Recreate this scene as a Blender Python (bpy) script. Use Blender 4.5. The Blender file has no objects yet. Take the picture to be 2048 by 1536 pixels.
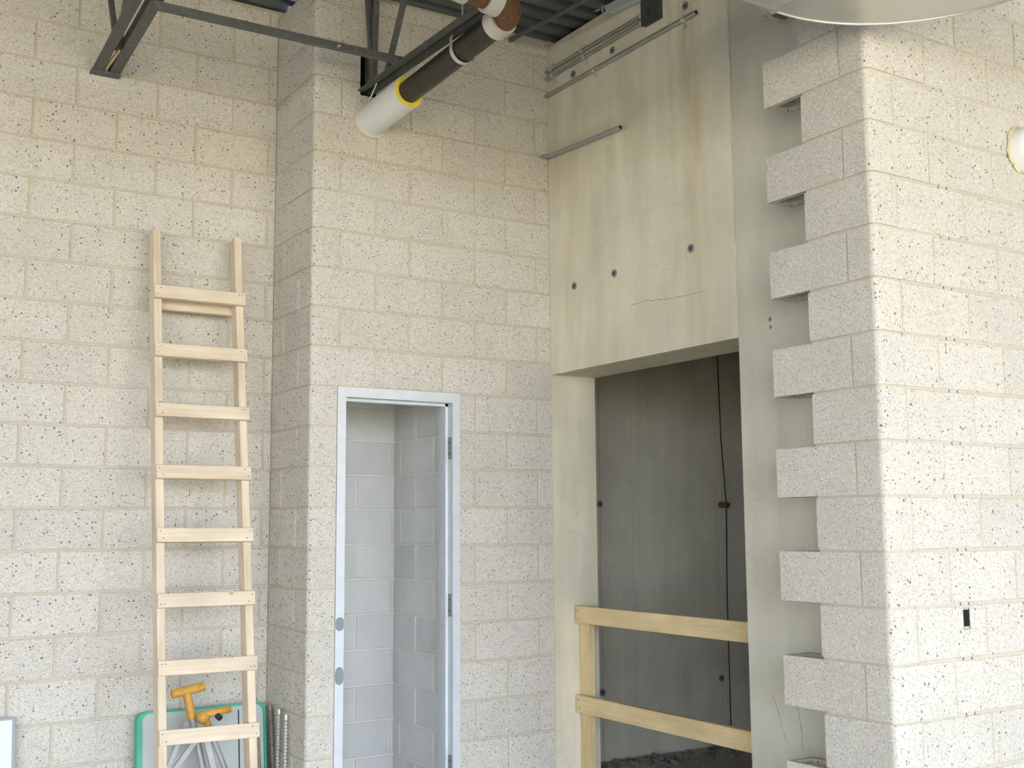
import bpy, bmesh, math, random
from mathutils import Vector, Matrix
random.seed(7)
S = bpy.context.scene
COL = S.collection
PI = math.pi

# ------------------------------------------------------------------ camera
cam = bpy.data.objects.new('camera', bpy.data.cameras.new('camera'))
COL.objects.link(cam)
cam.data.sensor_fit = 'HORIZONTAL'
cam.data.sensor_width = 36.0
cam.data.lens = 2301.44 / 2048 * 36.0
cam.data.clip_start = 0.02
YAW, PITCH, ROLL = 0.5680, 0.1222, -0.0072
F = Vector((math.sin(YAW) * math.cos(PITCH), math.cos(YAW) * math.cos(PITCH), math.sin(PITCH)))
R0 = Vector((math.cos(YAW), -math.sin(YAW), 0))
U0 = R0.cross(F)
Rv = R0 * math.cos(ROLL) + U0 * math.sin(ROLL)
Uv = U0 * math.cos(ROLL) - R0 * math.sin(ROLL)
cam.matrix_world = Matrix(((Rv.x, Uv.x, -F.x, -1.7356), (Rv.y, Uv.y, -F.y, -5.3723),
                           (Rv.z, Uv.z, -F.z, -0.0983), (0, 0, 0, 1)))
S.camera = cam

# ------------------------------------------------------------------ light
W = bpy.data.worlds.new('sky'); S.world = W
W.use_nodes = True
bg = W.node_tree.nodes['Background']
bg.inputs['Color'].default_value = (0.80, 0.88, 1.0, 1)
bg.inputs['Strength'].default_value = 4.0
sun = bpy.data.objects.new('sun', bpy.data.lights.new('sun', 'SUN'))
COL.objects.link(sun)
sun.data.energy = 5.0
sun.data.color = (1.0, 0.93, 0.80)
sun.data.angle = 0.009
sun.rotation_euler = (math.radians(-24), math.radians(14), 0)
sun.location = (0, -12, 8)
S.view_settings.view_transform = 'Standard'
S.view_settings.look = 'None'
S.view_settings.gamma = 1.0
S.view_settings.use_curve_mapping = False
S.view_settings.exposure = 1.55

# ------------------------------------------------------------------ materials
class NT:
    def __init__(s, name):
        s.m = bpy.data.materials.new(name); s.m.use_nodes = True
        s.t = s.m.node_tree; s.b = s.t.nodes['Principled BSDF']
    def n(s, typ, **kw):
        nd = s.t.nodes.new(typ)
        for k, v in kw.items():
            if k.startswith('i_'):
                nd.inputs[k[2:].replace('_', ' ')].default_value = v
            else: setattr(nd, k, v)
        return nd
    def l(s, a, b): s.t.links.new(a, b)
    def math(s, op, a, b=None, c=None, clamp=False):
        nd = s.t.nodes.new('ShaderNodeMath'); nd.operation = op; nd.use_clamp = clamp
        for i, v in enumerate((a, b, c)):
            if v is None: continue
            if hasattr(v, 'links'): s.l(v, nd.inputs[i])
            else: nd.inputs[i].default_value = v
        return nd.outputs[0]
    def mix(s, fac, a, b, mode='MIX'):
        nd = s.t.nodes.new('ShaderNodeMix'); nd.data_type = 'RGBA'; nd.blend_type = mode
        for idx, v in ((0, fac), (6, a), (7, b)):
            if hasattr(v, 'links'): s.l(v, nd.inputs[idx])
            elif idx == 0: nd.inputs[0].default_value = v
            else: nd.inputs[idx].default_value = (*v, 1)
        return nd.outputs[2]
    def ramp(s, src, stops):
        nd = s.t.nodes.new('ShaderNodeValToRGB')
        el = nd.color_ramp.elements
        while len(el) < len(stops): el.new(0.5)
        for e, (p, c) in zip(el, stops):
            e.position = p; e.color = (c, c, c, 1) if not isinstance(c, tuple) else (*c, 1)
        s.l(src, nd.inputs[0]); return nd.outputs[0]
    def pos(s):
        return s.t.nodes.new('ShaderNodeNewGeometry').outputs['Position']
    def obj(s):
        return s.t.nodes.new('ShaderNodeTexCoord').outputs['Object']
    def mapp(s, v, scale):
        nd = s.t.nodes.new('ShaderNodeMapping'); s.l(v, nd.inputs[0]); nd.inputs['Scale'].default_value = scale
        return nd.outputs[0]
    def noise(s, v, scale, detail=3, rough=0.55):
        nd = s.t.nodes.new('ShaderNodeTexNoise'); s.l(v, nd.inputs['Vector'])
        nd.inputs['Scale'].default_value = scale; nd.inputs['Detail'].default_value = detail
        nd.inputs['Roughness'].default_value = rough
        return nd.outputs[0]
    def vor(s, v, scale):
        nd = s.t.nodes.new('ShaderNodeTexVoronoi'); s.l(v, nd.inputs['Vector'])
        nd.inputs['Scale'].default_value = scale
        sp = s.t.nodes.new('ShaderNodeSeparateColor'); s.l(nd.outputs['Color'], sp.inputs[0])
        return nd.outputs['Distance'], sp.outputs
    def sep(s, v):
        nd = s.t.nodes.new('ShaderNodeSeparateXYZ'); s.l(v, nd.inputs[0]); return nd.outputs
    def bump(s, h, strength, dist=0.002):
        nd = s.t.nodes.new('ShaderNodeBump'); s.l(h, nd.inputs['Height'])
        nd.inputs['Strength'].default_value = strength; nd.inputs['Distance'].default_value = dist
        s.l(nd.outputs[0], s.b.inputs['Normal'])
    def done(s, col, rough=0.8, metal=0.0, spec=None):
        if hasattr(col, 'links'): s.l(col, s.b.inputs['Base Color'])
        else: s.b.inputs['Base Color'].default_value = (*col, 1)
        if hasattr(rough, 'links'): s.l(rough, s.b.inputs['Roughness'])
        else: s.b.inputs['Roughness'].default_value = rough
        s.b.inputs['Metallic'].default_value = metal
        if spec is not None: s.b.inputs['Specular IOR Level'].default_value = spec
        return s.m

def rnd_obj(t):
    return t.t.nodes.new('ShaderNodeObjectInfo').outputs['Random']

def m_ground_block():
    t = NT('ground_face_block')
    P = t.pos()
    wob = t.n('ShaderNodeVectorMath', operation='ADD')
    nz = t.t.nodes.new('ShaderNodeTexNoise'); t.l(P, nz.inputs['Vector']); nz.inputs['Scale'].default_value = 160
    sc = t.n('ShaderNodeVectorMath', operation='SCALE'); t.l(nz.outputs['Color'], sc.inputs[0]); sc.inputs['Scale'].default_value = 0.010
    t.l(P, wob.inputs[0]); t.l(sc.outputs[0], wob.inputs[1])
    V = wob.outputs[0]
    d1, c1 = t.vor(V, 76)
    dark = t.math('MULTIPLY', t.math('GREATER_THAN', c1[0], 0.77), t.math('LESS_THAN', d1, t.math('MULTIPLY_ADD', c1[1], 0.26, 0.14)))
    d2, c2 = t.vor(V, 145)
    mid = t.math('MULTIPLY', t.math('GREATER_THAN', c2[0], 0.66), t.math('LESS_THAN', d2, 0.42))
    white = t.math('MULTIPLY', t.math('LESS_THAN', c2[0], 0.15), t.math('LESS_THAN', d2, 0.40))
    r = t.math('MULTIPLY_ADD', rnd_obj(t), 0.10, 0.95)
    n = t.noise(P, 5, 4)
    tone = t.math('MULTIPLY', r, t.math('MULTIPLY_ADD', n, 0.22, 0.89))
    base = t.mix(1.0, (0.62, 0.578, 0.508), t.mix(0.0, (1, 1, 1), (1, 1, 1)), 'MULTIPLY')
    cmb = t.n('ShaderNodeCombineColor')
    for i in range(3): t.l(tone, cmb.inputs[i])
    base = t.mix(1.0, base, cmb.outputs[0], 'MULTIPLY')
    fine = t.noise(P, 260, 2)
    base = t.mix(t.math('MULTIPLY_ADD', fine, 0.9, -0.25, clamp=True), base, (0.46, 0.43, 0.38))
    col = t.mix(t.math('MULTIPLY', mid, 0.70), base, (0.27, 0.26, 0.25))
    col = t.mix(t.math('MULTIPLY', white, 0.55), col, (0.86, 0.84, 0.80))
    col = t.mix(t.math('MULTIPLY', dark, 0.85), col, (0.085, 0.085, 0.095))
    t.bump(t.math('SUBTRACT', fine, t.math('MULTIPLY', dark, 0.8)), 0.35, 0.002)
    return t.done(col, 0.75, spec=0.3)

def m_plain_block():
    t = NT('plain_grey_block')
    P = t.pos()
    n = t.noise(P, 6, 5); f = t.noise(P, 330, 2)
    r = t.math('MULTIPLY_ADD', rnd_obj(t), 0.22, 0.0)
    v = t.math('ADD', t.math('MULTIPLY', n, 0.45), t.math('ADD', r, t.math('MULTIPLY', f, 0.25)))
    col = t.mix(v, (0.50, 0.505, 0.50), (0.80, 0.80, 0.79))
    t.bump(f, 0.5, 0.003)
    return t.done(col, 0.9, spec=0.2)

def m_mortar(name, c):
    t = NT(name)
    P = t.pos()
    n = t.noise(P, 14, 4)
    col = t.mix(n, tuple(x * 0.86 for x in c), tuple(min(1, x * 1.1) for x in c))
    t.bump(t.noise(P, 220, 3), 0.5, 0.002)
    return t.done(col, 0.9, spec=0.2)

def m_concrete(name, c, stain=True, dark=1.0):
    t = NT(name)
    P = t.pos()
    x, y, z = t.sep(P)
    big = t.noise(P, 1.7, 5, 0.6)
    st = t.noise(t.mapp(P, (7, 7, 0.7)), 1.0, 5, 0.6)
    v = t.math('ADD', t.math('MULTIPLY', big, 0.55), t.math('MULTIPLY', st, 0.45))
    col = t.mix(t.ramp(v, [(0.30, 0.0), (0.72, 1.0)]), tuple(a * 0.74 for a in c), tuple(min(1, a * 1.12) for a in c))
    d, cc = t.vor(t.mapp(P, (1, 1, 0.55)), 34)
    hole = t.math('MULTIPLY', t.math('GREATER_THAN', cc[0], 0.90), t.math('LESS_THAN', d, t.math('MULTIPLY_ADD', cc[1], 0.12, 0.03)))
    col = t.mix(t.math('MULTIPLY', hole, 0.8), col, tuple(a * 0.40 for a in c))
    # fine hairlines and form marks
    wv = t.noise(t.mapp(P, (2.2, 2.2, 9)), 1.0, 6, 0.7)
    hair = t.ramp(t.math('ABSOLUTE', t.math('SUBTRACT', wv, 0.5)), [(0.0, 1.0), (0.006, 0.0)])
    patch = t.ramp(t.noise(P, 2.6, 2), [(0.48, 0.0), (0.60, 1.0)])
    col = t.mix(t.math('MULTIPLY', t.math('MULTIPLY', hair, patch), 0.45), col, tuple(a * 0.45 for a in c))
    if stain:
        w = t.math('MULTIPLY_ADD', t.noise(t.mapp(P, (1, 1, 2.0)), 3.0, 3), 0.10, -0.05)
        dy = t.math('ABSOLUTE', t.math('ADD', t.math('ADD', y, 1.245), w))
        band = t.ramp(dy, [(0.03, 1.0), (0.10, 0.0)])
        band2 = t.ramp(t.math('ABSOLUTE', t.math('ADD', t.math('ADD', y, 1.10), w)), [(0.0, 0.55), (0.035, 0.0)])
        br = t.noise(t.mapp(P, (1, 9, 1.2)), 2.0, 4)
        up = t.ramp(t.math('MULTIPLY_ADD', z, 0.4, 0.0), [(0.30, 0.25), (0.95, 1.0)])
        f = t.math('MULTIPLY', t.math('MULTIPLY', t.math('MAXIMUM', band, band2), t.ramp(br, [(0.3, 0.25), (0.65, 1.0)])), up)
        col = t.mix(t.math('MULTIPLY', f, 0.70), col, (0.47, 0.36, 0.19))
        yel = t.ramp(t.noise(t.mapp(P, (5, 5, 0.8)), 1.0, 3), [(0.50, 0.0), (0.75, 0.5)])
        col = t.mix(yel, col, (0.56, 0.49, 0.32))
    t.bump(t.math('SUBTRACT', t.noise(P, 90, 4), t.math('MULTIPLY', hole, 1.5)), 0.25, 0.003)
    return t.done(col, 0.82, spec=0.3)

def m_wood(name, c, grain=0.35):
    t = NT(name)
    O = t.obj()
    r = rnd_obj(t)
    off = t.n('ShaderNodeVectorMath', operation='ADD'); t.l(O, off.inputs[0])
    cv = t.n('ShaderNodeCombineXYZ'); t.l(t.math('MULTIPLY', r, 37.0), cv.inputs[0]); t.l(t.math('MULTIPLY', r, 11.0), cv.inputs[1])
    t.l(cv.outputs[0], off.inputs[1])
    V = off.outputs[0]
    g = t.noise(t.mapp(V, (2.2, 60, 60)), 1.0, 4, 0.6)
    b = t.noise(t.mapp(V, (3, 9, 9)), 1.0, 3)
    v = t.math('ADD', t.math('MULTIPLY', g, grain), t.math('MULTIPLY', b, 1 - grain))
    col = t.mix(t.ramp(v, [(0.3, 0.0), (0.7, 1.0)]), tuple(a * f for a, f in zip(c, (0.76, 0.71, 0.66))), tuple(min(1, a * 1.12) for a in c))
    d, cc = t.vor(t.mapp(V, (0.6, 1, 1)), 16)
    kn = t.math('MULTIPLY', t.math('GREATER_THAN', cc[0], 0.93), t.math('LESS_THAN', d, 0.16))
    col = t.mix(t.math('MULTIPLY', kn, 0.6), col, tuple(a * 0.35 for a in (c[0], c[1] * 0.8, c[2] * 0.6)))
    t.bump(g, 0.2, 0.001)
    return t.done(col, 0.75, spec=0.25)

def m_metal(name, c, rough=0.45, metal=0.6, var=0.25, scale=8.0, spots=None):
    t = NT(name)
    P = t.obj()
    n = t.noise(P, scale, 5, 0.65)
    col = t.mix(n, tuple(a * (1 - var) for a in c), tuple(min(1, a * (1 + var)) for a in c))
    if spots:
        s = t.ramp(t.noise(P, scale * 3.1, 5, 0.7), [(0.52, 0.0), (0.66, 1.0)])
        col = t.mix(t.math('MULTIPLY', s, 0.7), col, spots)
    ro = t.math('MULTIPLY_ADD', n, 0.25, rough - 0.12)
    return t.done(col, ro, metal)

M = dict(
    block=m_ground_block(), plain=m_plain_block(),
    mortar=m_mortar('cream_mortar', (0.54, 0.495, 0.395)), gmortar=m_mortar('grey_mortar', (0.74, 0.72, 0.66)),
    patch=m_mortar('pale_patch_mortar', (0.66, 0.62, 0.54)),
    concrete=m_concrete('cast_concrete', (0.74, 0.69, 0.55)),
    pier=m_concrete('grey_cast_concrete', (0.63, 0.60, 0.50), stain=False),
    shaft=m_concrete('shaft_concrete', (0.68, 0.65, 0.54), stain=False),
    dust=m_mortar('grey_rubble', (0.20, 0.195, 0.18)),
    crackbrown=m_mortar('brown_crack', (0.44, 0.38, 0.28)),
    slab=m_concrete('slab_concrete', (0.47, 0.44, 0.37), stain=False),
    earth=m_mortar('sunlit_ground', (0.55, 0.47, 0.31)),
    ladder=m_wood('weathered_lumber', (0.74, 0.635, 0.49)), lumber=m_wood('yellow_lumber', (0.72, 0.57, 0.33)),
    galv=m_metal('galvanized_frame', (0.62, 0.65, 0.68), 0.5, 0.15, 0.16, 9.0),
    duct=m_metal('duct_sheet_metal', (0.62, 0.62, 0.59), 0.30, 0.85, 0.10, 5.0),
    steel=m_metal('joist_steel', (0.105, 0.11, 0.105), 0.55, 0.2, 0.35, 12.0, (0.19, 0.185, 0.17)),
    deck=m_metal('deck_steel', (0.125, 0.14, 0.15), 0.5, 0.3, 0.25, 3.0),
    black=m_metal('black_pipe', (0.040, 0.034, 0.026), 0.42, 0.3, 0.5, 9.0, (0.085, 0.060, 0.032)),
    rust=m_metal('rust_pipe', (0.165, 0.075, 0.032), 0.6, 0.2, 0.45, 22.0, (0.30, 0.17, 0.06)),
    coupling=m_metal('cream_coupling', (0.60, 0.56, 0.47), 0.6, 0.0, 0.12, 14.0),
    jacket=m_metal('white_jacket', (0.74, 0.74, 0.73), 0.7, 0.0, 0.04, 9.0),
    foam=m_mortar('yellow_fiberglass', (0.82, 0.64, 0.10)),
    collar=m_mortar('tan_collar', (0.62, 0.55, 0.36)),
    zinc=m_metal('zinc_strap', (0.66, 0.66, 0.62), 0.35, 0.7, 0.12, 20.0),
    emt=m_metal('conduit_steel', (0.36, 0.37, 0.34), 0.40, 0.55, 0.18, 18.0),
    box=m_metal('dark_box_metal', (0.075, 0.08, 0.075), 0.5, 0.3, 0.3, 14.0),
    plug=m_metal('tie_cone_grey', (0.20, 0.20, 0.21), 0.8, 0.0, 0.3, 30.0),
    void=m_metal('recess_painted_shade', (0.03, 0.03, 0.032), 0.9, 0.0, 0.2, 30.0),
    pvc=m_metal('grey_plastic', (0.30, 0.31, 0.33), 0.5, 0.0, 0.15, 20.0),
    green=m_metal('green_plastic', (0.035, 0.40, 0.24), 0.45, 0.0, 0.15, 9.0),
    panel=m_metal('grey_panel', (0.50, 0.53, 0.51), 0.6, 0.0, 0.14, 5.0),
    whitepanel=m_metal('pale_panel', (0.60, 0.68, 0.74), 0.35, 0.0, 0.06, 5.0),
    yellow=m_metal('yellow_paint', (0.62, 0.33, 0.055), 0.55, 0.0, 0.2, 16.0, (0.38, 0.21, 0.05)),
    tube=m_metal('dull_tube_steel', (0.42, 0.43, 0.43), 0.5, 0.4, 0.2, 14.0),
    rod=m_metal('bright_rod_steel', (0.62, 0.61, 0.57), 0.35, 0.75, 0.15, 14.0),
    rustyrod=m_metal('brown_rod_steel', (0.30, 0.25, 0.19), 0.5, 0.5, 0.2, 14.0),
    primer=m_metal('grey_filler', (0.24, 0.27, 0.28), 0.7, 0.0, 0.12, 22.0),
)

# ------------------------------------------------------------------ builders
class MB:
    def __init__(s): s.v = []; s.f = []; s.sm = []
    def add(s, vs, fs, smooth=False):
        o = len(s.v); s.v += [tuple(v) for v in vs]
        s.f += [tuple(i + o for i in f) for f in fs]; s.sm += [smooth] * len(fs)
        return s
    def box(s, x0, x1, y0, y1, z0, z1):
        x0, x1 = sorted((x0, x1)); y0, y1 = sorted((y0, y1)); z0, z1 = sorted((z0, z1))
        vs = [(x, y, z) for z in (z0, z1) for y in (y0, y1) for x in (x0, x1)]
        return s.add(vs, [(0, 2, 3, 1), (4, 5, 7, 6), (0, 1, 5, 4), (2, 6, 7, 3), (0, 4, 6, 2), (1, 3, 7, 5)])
    def prism(s, poly, z0, z1, smooth=False):           # poly counter-clockwise in xy
        n = len(poly)
        vs = [(x, y, z0) for x, y in poly] + [(x, y, z1) for x, y in poly]
        s.add(vs, [tuple(reversed(range(n))), tuple(range(n, 2 * n))])
        return s.add(vs, [(i, (i + 1) % n, n + (i + 1) % n, n + i) for i in range(n)], smooth)
    def tube(s, pts, r, seg=12, caps=True, r_list=None):
        pts = [Vector(p) for p in pts]; n = len(pts); vs = []
        up = None
        for i, p in enumerate(pts):
            t = (pts[min(i + 1, n - 1)] - pts[max(i - 1, 0)]).normalized()
            if up is None:
                up = Vector((0, 0, 1)) if abs(t.z) < 0.9 else Vector((1, 0, 0))
            a = t.cross(up).normalized(); b = a.cross(t).normalized(); up = b
            rr = r_list[i] if r_list else r
            for k in range(seg):
                an = 2 * PI * k / seg
                vs.append(p + a * math.cos(an) * rr + b * math.sin(an) * rr)
        fs = [(i * seg + k, i * seg + (k + 1) % seg, (i + 1) * seg + (k + 1) % seg, (i + 1) * seg + k)
              for i in range(n - 1) for k in range(seg)]
        s.add(vs, fs, True)
        if caps:
            s.add(vs[:seg], [tuple(reversed(range(seg)))]); s.add(vs[-seg:], [tuple(range(seg))])
        return s
    def ring(s, p0, p1, ro, ri, seg=28):                 # hollow tube with end faces
        p0, p1 = Vector(p0), Vector(p1); t = (p1 - p0).normalized()
        up = Vector((0, 0, 1)) if abs(t.z) < 0.9 else Vector((1, 0, 0))
        a = t.cross(up).normalized(); b = a.cross(t).normalized()
        L = []
        for p, r in ((p0, ro), (p1, ro), (p1, ri), (p0, ri)):
            L.append([p + a * math.cos(2 * PI * k / seg) * r + b * math.sin(2 * PI * k / seg) * r for k in range(seg)])
        for i in range(4):
            A, B = L[i], L[(i + 1) % 4]
            s.add(A + B, [(k, (k + 1) % seg, seg + (k + 1) % seg, seg + k) for k in range(seg)], i % 2 == 0)
        return s
    def mesh(s, name):
        me = bpy.data.meshes.new(name); me.from_pydata(s.v, [], s.f)
        me.polygons.foreach_set('use_smooth', s.sm)
        bm = bmesh.new(); bm.from_mesh(me); bmesh.ops.recalc_face_normals(bm, faces=bm.faces); bm.to_mesh(me); bm.free()
        me.update(); return me

def link(name, me, mat, parent=None, mw=None):
    o = bpy.data.objects.new(name, me); COL.objects.link(o)
    if mat and not me.materials: me.materials.append(M[mat])
    if parent: o.parent = parent
    if mw is not None: o.matrix_world = mw
    return o
def put(name, mb, mat, parent=None, mw=None): return link(name, mb.mesh(name), mat, parent, mw)
def tag(o, label, cat, group=None, kind=None):
    o['label'] = label; o['category'] = cat
    if group: o['group'] = group
    if kind: o['kind'] = kind
    return o
def thing(name, label, cat, loc=(0, 0, 0), group=None, kind=None):
    o = bpy.data.objects.new(name, None); COL.objects.link(o); o.location = loc
    o.empty_display_size = 0.1
    bpy.context.view_layer.update()
    return tag(o, label, cat, group, kind)
def child(name, mb, mat, t):
    """part whose mesh is given in world coordinates, parented to t (no rotation on t)"""
    o = put(name, mb, mat); o.parent = t
    o.matrix_parent_inverse = Matrix.Translation(t.location).inverted()
    return o
def bar(name, p0, p1, w, d, mat, t, side=None, ch=0.002):
    """board: local x along p0>p1, width w along side, thickness d across"""
    p0, p1 = Vector(p0), Vector(p1); ax = (p1 - p0); L = ax.length; ax.normalize()
    side = Vector(side or (0, 0, 1)); side = (side - ax * side.dot(ax)).normalized(); nn = ax.cross(side)
    mb = MB()
    prof = [(-w / 2 + ch, -d / 2), (w / 2 - ch, -d / 2), (w / 2, -d / 2 + ch), (w / 2, d / 2 - ch),
            (w / 2 - ch, d / 2), (-w / 2 + ch, d / 2), (-w / 2, d / 2 - ch), (-w / 2, -d / 2 + ch)]
    n = len(prof)
    vs = [(-L / 2, a, b) for a, b in prof] + [(L / 2, a, b) for a, b in prof]
    mb.add(vs, [tuple(range(n)), tuple(reversed(range(n, 2 * n)))] + [(i, n + i, n + (i + 1) % n, (i + 1) % n) for i in range(n)])
    c = (p0 + p1) / 2
    mw = Matrix(((ax.x, side.x, nn.x, c.x), (ax.y, side.y, nn.y, c.y), (ax.z, side.z, nn.z, c.z), (0, 0, 0, 1)))
    o = put(name, mb, mat)
    if t:
        o.parent = t; o.matrix_parent_inverse = Matrix.Translation(t.location).inverted()
    o.matrix_basis = mw
    return o

# ------------------------------------------------------------------ measures
H = 0.2032            # course height
J = 0.010             # joint
FL = -8 * H           # floor level
YA = 0.536            # left wall plane
XR = 0.495            # pier return plane
XC = 1.959            # concrete wall plane
XD, YE = 1.6715, -2.5558   # toothed wall planes
T6 = 0.143            # six inch block
XL, YO = -9.0, -10.0   # far left side and open side of the building
def zdeck(y): return 2.745 + 0.075 * y

# ------------------------------------------------------------------ floor, ground, roof deck
floor = put('floor', MB().box(XL, 6.5, YO, 1.3, FL - 0.15, FL), 'slab')
tag(floor, 'bare grey concrete floor slab under the block walls', 'floor', kind='structure')
ground = put('ground', MB().box(-70, 70, -90, YO - 0.02, FL - 0.5, FL - 0.10), 'earth')
tag(ground, 'bright bare ground outside the open side of the building', 'ground', kind='structure')

def deck_mesh():
    mb = MB(); prof = []
    y = YO; p = 0.1524
    while y < 1.25:
        for dy, dz in ((0, 0.038), (0.045, 0.038), (0.060, 0.0), (0.137, 0.0)):
            prof.append((y + dy, zdeck(y + dy) + dz))
        y += p
    for off in (0.0, 0.004):
        pass
    n = len(prof); x0, x1 = XL, 6.5
    vs = [(x, y, z) for x in (x0, x1) for y, z in prof] + [(x, y, z + 0.05) for x in (x0, x1) for y, z in (prof[0], prof[-1])]
    fs = [(i, i + 1, n + i + 1, n + i) for i in range(n - 1)]
    mb.add(vs[:2 * n], fs)
    top = [(x, y, z + 0.10) for x in (x0, x1) for y, z in prof]
    mb.add(top, fs)
    mb.add(vs[:2 * n] + top, [(0, n, 3 * n, 2 * n), (n - 1, 2 * n - 1, 4 * n - 1, 3 * n - 1)])
    return mb
ceil = put('ceiling', deck_mesh(), 'deck')
tag(ceil, 'dark corrugated steel roof deck above the pipes', 'roof deck', kind='structure')

# ------------------------------------------------------------------ block walls
cache = {}
def block_mesh(w, h, d, mat, c=0.004):
    k = (round(w, 4), round(h, 4), round(d, 4), mat)
    if k not in cache:
        mb = MB(); a, b = w / 2, h / 2
        vs = [(-a, d, -b), (a, d, -b), (a, d, b), (-a, d, b), (-a, c, -b), (a, c, -b), (a, c, b), (-a, c, b),
              (-a + c, 0, -b + c), (a - c, 0, -b + c), (a - c, 0, b - c), (-a + c, 0, b - c)]
        fs = [(3, 2, 1, 0), (8, 9, 10, 11)]
        for i in range(4):
            j = (i + 1) % 4; fs += [(i, j, 4 + j, 4 + i), (4 + i, 4 + j, 8 + j, 8 + i)]
        mb.add(vs, fs); me = mb.mesh('block'); me.materials.append(M[mat]); cache[k] = me
    return cache[k]
def blk(parent, axis, a, b, k, plane, mat='block', d=0.10, z0=None, z1=None, jl=True, jr=True):
    """one block; axis 'x': faces -y at y=plane, spans x a..b ; axis 'y': faces -x at x=plane, spans y a..b (a>b)"""
    zb = k * H + J / 2 if z0 is None else z0
    zt = (k + 1) * H - J / 2 if z1 is None else z1
    lo, hi = min(a, b), max(a, b)
    lo += J / 2 if jl else 0; hi -= J / 2 if jr else 0
    if hi - lo < 0.012 or zt - zb < 0.012: return None
    me = block_mesh(hi - lo, zt - zb, d, mat)
    o = bpy.data.objects.new('block', me); COL.objects.link(o); o.parent = parent
    e = random.uniform(-0.0008, 0.0008)
    if axis == 'x': o.location = ((lo + hi) / 2, plane + e, (zb + zt) / 2)
    else:
        o.location = (plane + e, (lo + hi) / 2, (zb + zt) / 2); o.rotation_euler = (0, 0, -PI / 2)
    return o
def joints(j0, lo, hi, step=2 * H):
    x = j0 - math.ceil((j0 - lo) / step) * step
    out = [lo]
    while x < hi - 0.004:
        if x > lo + 0.004: out.append(x)
        x += step
    return out + [hi]
def bullnose(x0, y0, x1, y1, r=0.026, n=6):
    """footprint with its (min x, min y) corner rounded, counter-clockwise"""
    arc = [(x0 + r - r * math.cos(a), y0 + r - r * math.sin(a)) for a in [PI / 2 * i / n for i in range(n + 1)]]
    return arc + [(x1, y0), (x1, y1), (x0, y1)]
RC = 0.0055    # mortar recess
KT = 14       # top course

# --- left wall
wl = put('wall_left', MB().box(-3.2, XR + 0.06, YA + RC, YA + 0.16, FL, zdeck(YA)), 'mortar')
tag(wl, 'speckled grey block wall behind the wooden ladder', 'block wall', kind='structure')
for k in range(-8, KT):
    js = joints(0.247 if k % 2 == 0 else 0.0438, -3.2, XR)
    for a, b in zip(js, js[1:]):
        blk(wl, 'x', a, b, k, YA, z1=min((k + 1) * H - J / 2, zdeck(YA) - 0.012), jr=(b != XR))
# --- back wall with its pier return, door gap and joist pocket
DX0, DX1, DZ = 0.641, 1.355, 3 * H
wb = MB()
zt = zdeck(0)
wb.prism(bullnose(XR + RC, RC, DX0, T6), FL, zt)
wb.box(XR + RC, XR + T6, T6, YA + 0.02, FL, zt)
wb.box(DX0, DX1, RC, T6, DZ, 2.172)
wb.box(DX0, 0.752, RC, T6, 2.172, zt); wb.box(0.752, 0.795, RC, T6, 2.44, zt); wb.box(0.845, DX1, RC, T6, 2.172, zt)
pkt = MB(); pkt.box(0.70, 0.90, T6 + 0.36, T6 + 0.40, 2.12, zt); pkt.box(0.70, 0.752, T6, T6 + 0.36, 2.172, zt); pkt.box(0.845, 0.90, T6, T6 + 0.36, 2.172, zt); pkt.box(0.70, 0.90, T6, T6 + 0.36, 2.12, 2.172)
wb.box(DX1, XC, RC, T6, FL, zt)
wb = put('wall_back', wb, 'mortar')
child('pocket_painted_shade', pkt, 'void', wb)  # cavity walls coloured near black to stand in for the pocket's shade
tag(wb, 'speckled grey block wall with pier around the narrow steel door frame', 'block wall', kind='structure')
for k in range(-8, KT):
    zb, zt_ = k * H + J / 2, min((k + 1) * H - J / 2, zdeck(0) - 0.012)
    even = k % 2 == 0
    first = 0.644 if even else 0.847
    ret = 0.377 if even else 0.170
    if zt_ - zb < 0.02: continue
    # corner block wraps the bullnose
    cx = min(first, DX0) if k < 3 else first
    if k >= 11 and not even: cx = (0.752 if k == 11 else 0.795) + J / 2
    mb = MB().prism(bullnose(XR, 0.0, cx - (J / 2 if k >= 3 else 0.003), T6 - 0.02), zb, zt_)
    if even: mb = MB().prism(bullnose(XR, 0.0, cx - (J / 2 if k >= 3 else 0.003), ret - J / 2), zb, zt_)
    else: mb = MB().prism(bullnose(XR, 0.0, cx - (J / 2 if k >= 3 else 0.003), ret - J / 2), zb, zt_)
    child('block', mb, 'block', wb)
    blk(wb, 'y', YA, ret, k, XR, z1=zt_, jr=False)
    js = [first] + [x for x in joints(0.644 if even else 0.847, first, XC)[1:]]
    for a, b in zip(js, js[1:]):
        jr = b != XC
        if k < 3:
            if b <= DX1: continue
            blk(wb, 'x', max(a, DX1 + 0.002), b, k, 0.0, jl=a > DX1, jr=jr)
        elif k == 10 and a < 0.80 < b:
            lo, hi = a + J / 2, b - J / 2
            m2 = MB().box(lo, 0.752, 0, 0.1, zb, zt_) if lo < 0.752 else MB()
            m2.box(max(lo, 0.752), 0.845, 0, 0.1, zb, 2.172)
            if hi > 0.845: m2.box(0.845, hi, 0, 0.1, zb, zt_)
            child('block', m2, 'block', wb)
        elif k > 10 and a < 0.845 and b > 0.745:
            L = 0.752 if k == 11 else 0.795
            if a < L - 0.02: blk(wb, 'x', a, L, k, 0.0, z1=zt_, jr=False)
            if b > 0.86: blk(wb, 'x', 0.845, b, k, 0.0, z1=zt_, jl=False, jr=jr)
        else:
            if k == 10 and a < 0.80 and b > 0.745: pass
            blk(wb, 'x', a, b, k, 0.0, z1=zt_, jr=jr)
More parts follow.
